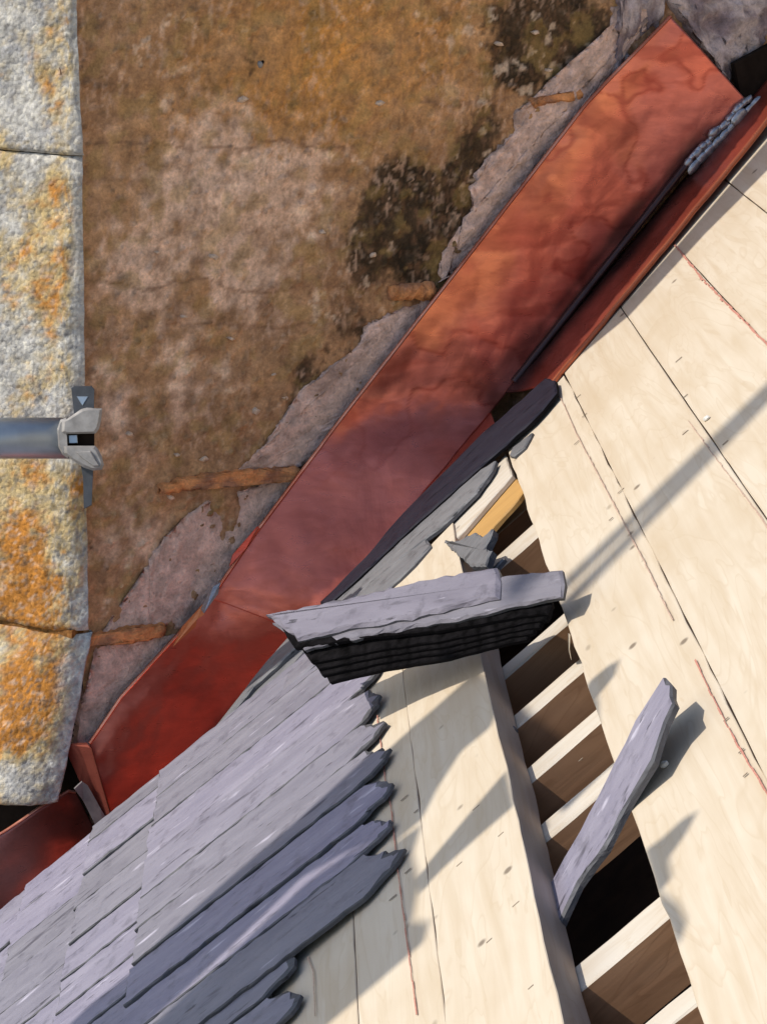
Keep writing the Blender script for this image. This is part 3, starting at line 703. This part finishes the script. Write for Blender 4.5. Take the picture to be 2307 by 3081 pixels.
B_px = [(1486, 1388), (1480, 1412), (1432, 1481), (1345, 1568), (1265, 1630), (1150, 1725), (1000, 1850), (880, 1955), (860, 1955), (960, 1830), (1080, 1720), (1200, 1610), (1300, 1530), (1400, 1440)]
C_px = [(1280, 1622), (1292, 1642), (1247, 1695), (1200, 1740), (1000, 1920), (800, 2085), (720, 2150), (700, 2150), (780, 2050), (880, 1950), (1000, 1850), (1150, 1722)]
D_px = [(1600, 1300), (1578, 1342), (1545, 1372), (1531, 1370), (1540, 1346)]
E_px = [(1180, 1760), (1130, 1840), (1000, 1950), (840, 2090), (700, 2205), (690, 2190), (800, 2085), (950, 1950), (1100, 1810)]
F_px = [(880, 1900), (950, 1850), (980, 1860), (860, 1975), (760, 2065), (690, 2150), (655, 2195), (640, 2195), (700, 2120), (800, 1990)]
for px, wv, mats, lab, sd in ((A_px, .010, [M_SDARK, M_SBLK], 'long slate darkened by painted shade along the gutter edge, highest of the laid slates', 1), (B_px, .006, [M_SGREY, M_SEDGE], 'long grey slate next below the dark slate beside the gutter', 2),
                          (C_px, .0055, [M_SGREY, M_SEDGE], 'grey slate with a rounded head just above the slate stack', 3), (D_px, .004, [M_SGREY, M_SEDGE], 'small grey slate sliver under the tip of the dark slate', 4),
                          (E_px, .0145, [M_SLATE, M_SEDGE], 'pale slate emerging under the left end of the slate stack', 5), (F_px, .012, [M_SGREY, M_SEDGE], 'narrow grey slate on the gutter edge left of the slate stack', 6)):
    tag(slabpx('roof_slate', px, wv, .006, None, None, .0008, sd, .0022, .012, .6, mats), lab, 'slate', 'laid roof slates')

# ------------------------------------------------------------------ loose stack of slates
nl = lambda a, b, t: (a[0]+(b[0]-a[0])*t, a[1]+(b[1]-a[1])*t)
ZL = at(984, 2059, .066).dot(FW); ZR = at(1583, 1932, .012).dot(FW)
def zp(x, y, z): return ray(x, y)*z
NS = 7
for i in range(NS):
    t = i/(NS-1); rnd = random.Random(i+40)
    if i == 0: Lp, Rp = (893, 1924), (1496, 1806)
    elif i == 1: Lp, Rp = (914, 1953), (1687, 1803)
    else:
        Lp = nl((900, 1938), (984, 2052), t); Rp = nl((1690, 1812), (1583, 1930), t)
        Lp = (Lp[0]+rnd.uniform(-8, 8), Lp[1]); Rp = (Rp[0]+rnd.uniform(-10, 10), Rp[1])
    if i == 2: Lp = (884, 1950)
    zx = lambda x: ZL+(ZR-ZL)*(x-984)/(1583-984)-.003*(1-t)
    zl, zr = zx(Lp[0]), zx(Rp[0])
    PL, PR = zp(*Lp, zl), zp(*Rp, zr)
    DL = zp(797, 1845, ZL+.062)-zp(893, 1924, ZL); DR = DL*.9+RU*.004
    zq = ZL+(ZR-ZL)*(1496-984)/(1583-984); far = zp(1438, 1728, zq+.05)-zp(1496, 1806, zq)
    if i == 1: far = zp(1648, 1716, zr+.055)-zp(1687, 1798, zr)
    ax = (PR-PL).normalized(); nn = ax.cross(DL).normalized()
    if nn.dot(UP) < 0: nn = -nn
    ln = (PR-PL).length; q = (DL-ax*DL.dot(ax)).normalized(); fl = (DL.dot(ax)*(.55 if i > 1 else 1), DL.dot(q)*(.8 if i > 1 else 1)); fr = (ln-.016, fl[1]) if i == 0 else (ln-.010, fl[1]*.82) if i == 1 else (ln-.004, fl[1]*.7)
    base = lambda a, b, c, PL=PL, ax=ax, q=q, nn=nn: PL+ax*a+q*b+nn*c
    out = [(0, 0), (ln*.3, .002), (ln*.62, -.001), (ln*.9, .003), (ln, .002), ((ln+fr[0])/2+.004, fr[1]*.5), fr, (ln*.72+fl[0]*.3, fl[1]*1.05), (ln*.4+fl[0]*.6, fl[1]*.98), fl]
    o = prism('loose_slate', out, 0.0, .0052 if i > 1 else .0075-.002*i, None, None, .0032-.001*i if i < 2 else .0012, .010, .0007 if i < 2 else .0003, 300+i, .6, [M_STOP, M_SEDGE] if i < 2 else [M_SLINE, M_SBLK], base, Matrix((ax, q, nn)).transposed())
    lab = ['top slate of the loose stack, with a pale lilac face and pointed left end', 'second slate of the loose stack, jutting out to the right board edge', 'third slate of the loose stack, its grey corner poking out at the left',
           'fourth slate of the loose stack, its edge in painted shade, in the middle', 'fifth slate of the loose stack, its edge in painted shade, below the middle', 'sixth slate of the loose stack, lying on the bottom one', 'bottom slate of the loose stack, resting on the boards'][i]
    tag(o, lab, 'slate', 'loose stack of slates')

# leaning slate
lean = lambda u, v: .36*(u+.1035)+.006
LP, LN_ = R(-.1035, 0, .006), (RN-RU*.36).normalized()
px = [(1997, 2033), (2016, 2061), (2024, 2115), (1998, 2169), (1962, 2285), (1892, 2400), (1817, 2546), (1737, 2655), (1700, 2735), (1667, 2812), (1656, 2760), (1642, 2682), (1694, 2584), (1768, 2452), (1848, 2293), (1911, 2169), (1954, 2099)]
o2 = [uvw(hit(x, y, LP, LN_))[:2] for x, y in px]
tag(prism('loose_slate', o2, lean, .007, None, None, .0024, .012, .0004, 71, .7, [M_SLATE, M_SEDGE], None, ROOF, None, 1), 'single long lilac slate leaning out of the open strip over the right board', 'slate')

# ------------------------------------------------------------------ fragments
def chip(px, w, th, lab, seed, mats=(M_SGREY, M_SEDGE), tilt=(0, 0)):
    u0, v0 = uv(*px[0], w); f = lambda u, v: w+tilt[0]*(u-u0)+tilt[1]*(v-v0)
    tag(slabpx('slate_chip', px, w, th, None, None, .0006, seed, .0022, .006, .7, list(mats), f), lab, 'slate chip', 'broken slate chips')
chip([(1334, 1630), (1388, 1624), (1432, 1606), (1456, 1618), (1490, 1597), (1482, 1612), (1456, 1648), (1474, 1652), (1450, 1691), (1407, 1692), (1380, 1672), (1352, 1646)], .006, .010, 'jagged broken slate lump wedged beside the ochre plank', 1, tilt=(.2, .08))
chip([(1513, 1679), (1496, 1702), (1470, 1735), (1446, 1740), (1468, 1716)], -.012, .006, 'thin slate splinter lying behind the stack on a batten', 2)
chip([(1515, 2165), (1530, 2172), (1545, 2182), (1543, 2205), (1530, 2212), (1512, 2198), (1500, 2185)], -.028, .006, 'dark slate chip caught at the first grey board edge gap, beside a nail marked batten', 3)
chip([(1545, 2330), (1572, 2318), (1580, 2330), (1568, 2345), (1556, 2350), (1548, 2340)], -.030, .005, 'curled slate chip at the end of the grey shaded batten', 4)
chip([(1556, 2358), (1570, 2362), (1572, 2378), (1562, 2382)], -.030, .005, 'tiny slate crumb just below the curled chip', 5)
chip([(1570, 2515), (1590, 2520), (1612, 2510), (1618, 2530), (1628, 2540), (1618, 2555), (1600, 2562), (1592, 2540)], -.028, .007, 'spiky heap of grey slate splinters at the board edge left of the leaning slate', 6)
# screw
sc = thing('steel_screw', 'round headed steel screw at the foot of the thick board edge', 'screw', at(1706, 2970, -.034), ROOF)
P = at(1706, 2970, -.034)
vs, F = tube(P-RN*.02, P, .0022); mesh('shank', vs, F, M_CAST, ROOF, sc)
d2 = RN
mesh('head', *bead(P+RN*.002, .0035, .0046, .0046, RN, 3), M_LEAD, ROOF, sc, smoothed=True)
# wood splinter at the board edge
sp = [at(1708, 1905, -.01), at(1714, 1908, .0), at(1712, 1950, -.015), at(1718, 1985, -.03), at(1709, 1960, -.03)]
tag(mesh('wood_splinter', *polyprism(sp, -RV*.003), M_WOOD, ROOF), 'thin pale wood splinter hanging off the right board edge', 'splinter')
for k, (x, y, s, lab) in enumerate(((1998, 2300, 9, 'tiny white crumb in the leaning slate shadow'), (2124, 1258, 8, 'tiny white crumb beside the double shadow line on the boards'), (1630, 2985, 0, ''))):
    if s: tag(mesh('mortar_crumb', *bead(at(x, y, .002), .0035, .003, .0022, RU, k), M_BLUEW, ROOF), lab, 'crumb')

# ------------------------------------------------------------------ scaffold ledger with wedge head
DT = wl(200, 1320, .05).dot(FW)-.06
lg = thing('scaffold_ledger', 'galvanised scaffold tube with a cast wedge head, jutting in from the left edge', 'scaffold tube', zp(200, 1320, DT))
cpx = DT/FOC
ev = lambda x, y, d=0.0: zp(x, y, DT+d)
pa, pb = ev(-420, 1318, .0), ev(208, 1318)
mesh('tube', *tube(pa, pb, 62*cpx, 40), M_GALV, EYE, lg, smoothed=True)
lg.children[0].data.polygons.foreach_set('use_smooth', [len(p.vertices) == 4 for p in lg.children[0].data.polygons])
def eprism(name, pts, d0, th, mat, par, ch=2.5):
    """outline facing the viewer with a chamfered front"""
    n = len(pts); c = (sum(p[0] for p in pts)/n, sum(p[1] for p in pts)/n)
    sh = lambda p: (p[0]+(c[0]-p[0])*ch/max(1, math.hypot(p[0]-c[0], p[1]-c[1])), p[1]+(c[1]-p[1])*ch/max(1, math.hypot(p[0]-c[0], p[1]-c[1])))
    B = [ev(*p, d0+th) for p in pts]; A = [ev(*p, d0+ch*cpx) for p in pts]; T = [ev(*sh(p), d0) for p in pts]
    vs = B+A+T; F = [tuple(range(n))]+[(i, (i+1) % n, n+(i+1) % n, n+i) for i in range(n)]+[(n+i, n+(i+1) % n, 2*n+(i+1) % n, 2*n+i) for i in range(n)]+[tuple(range(2*n, 3*n))]
    return mesh(name, vs, F, mat, EYE, par)
eprism('wedge', [(214, 1166), (222, 1161), (276, 1161), (284, 1170), (282, 1300), (280, 1430), (276, 1520), (252, 1532), (250, 1440), (226, 1300), (222, 1240)], -.010, .010, M_WEDGE, lg, 2)
eprism('wedge_hole', [(230, 1192), (266, 1192), (248, 1221)], -.0106, .004, M_GALV, lg, 2)
eprism('upper_jaw', [(186, 1270), (205, 1258), (245, 1230), (262, 1226), (308, 1229), (304, 1265), (298, 1290), (288, 1304), (196, 1306), (186, 1300)], -.030, .05, M_CAST, lg, 9)
eprism('lower_jaw', [(192, 1341), (286, 1341), (296, 1352), (306, 1372), (313, 1398), (306, 1413), (280, 1416), (250, 1406), (210, 1378), (194, 1362)], -.030, .05, M_CAST, lg, 9)
eprism('jaw_rib', [(228, 1360), (272, 1356), (290, 1386), (300, 1402), (282, 1404), (244, 1376)], -.033, .01, M_CAST, lg, 4)
eprism('collar', [(172, 1290), (182, 1262), (200, 1256), (206, 1380), (188, 1368), (176, 1345)], -.026, .05, M_CAST, lg, 8)
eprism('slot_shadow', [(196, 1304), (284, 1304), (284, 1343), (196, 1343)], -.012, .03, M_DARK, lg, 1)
eprism('pin', [(206, 1309), (232, 1308), (234, 1333), (207, 1334)], -.020, .01, M_GALV, lg, 2)

# ------------------------------------------------------------------ guard rails and added shadow sheets, out of the frame on the sunny side
def cast(P, L): return P+S*L
def caster(name, px, L, lab, w=.0, mat=M_SHEET):  # unseen sheet added only to throw its outline as a shadow
    pts = [cast(at(x, y, w), L) for x, y in px]
    return tag(mesh(name, *triprism(pts, S*.004), mat, ROOF), lab, 'shadow sheet', 'added shadow sheets out of view')
LC = 1.15
caster('shadow_sheet', [(200, 3200), (330, 3062), (500, 2915), (700, 2712), (950, 2475), (1145, 2275), (1215, 2210), (1300, 2140), (1440, 2015), (1520, 2090), (1478, 2190), (1390, 2262), (1320, 2370), (1275, 2460), (1180, 2540), (1060, 2588), (940, 2666), (735, 2888), (575, 3056), (420, 3200)], 1.5, 'ragged added shadow sheet, highest, unseen left of the picture')
caster('shadow_sheet', [(455, 3200), (585, 3062), (742, 2905), (952, 2684), (1068, 2592), (1182, 2540), (1268, 2480), (1240, 2570), (1262, 2650), (1240, 2770), (1290, 2775), (1275, 2835), (1130, 2960), (1000, 3070), (850, 3200)], 1.5, 'second ragged added shadow sheet, just below the highest one')
caster('shadow_sheet', [(1262, 2690), (1255, 2640), (1330, 2550), (1430, 2430), (1525, 2320), (1550, 2425), (1440, 2520), (1340, 2610)], LC, 'narrow added shadow sheet beside the larger one')
caster('shadow_sheet', [(1748, 2100), (1770, 2050), (1830, 2000), (1862, 1985), (1848, 2030), (1800, 2090), (1775, 2135)], LC, 'small added shadow sheet high up out of view')
caster('shadow_sheet', [(1935, 2560), (1990, 2520), (2055, 2460), (2098, 2440), (2060, 2510), (2010, 2580), (2020, 2640), (1985, 2680), (2040, 2720), (2065, 2770), (2040, 2850), (1990, 2760), (1960, 2650)], LC, 'forked added shadow sheet out of view')
caster('shadow_sheet', [(1560, 2265), (1640, 2200), (1720, 2140), (1800, 2100), (1800, 2190), (1720, 2250), (1600, 2370), (1570, 2360)], LC, 'added shadow sheet shading one batten')
caster('shadow_sheet', [(1700, 1106), (1890, 952), (2121, 700), (2279, 543), (2420, 400), (2440, 290), (2312, 420), (2045, 728), (1712, 1098)], .95, 'long straight added shadow sheet shading the boards beside the gutter')
for k, (a, b) in enumerate((((1640, 1815), (2420, 1062)), ((1640, 1880), (2420, 1080)))):
    p, q = cast(at(*a), 2.9), cast(at(*b), 2.9)
    tag(mesh('guard_rail', *tube(p, q, .0150, 12), M_GALV, ROOF), ['upper', 'lower'][k]+' thin guard rail stretched along the scaffold outside the picture', 'guard rail')
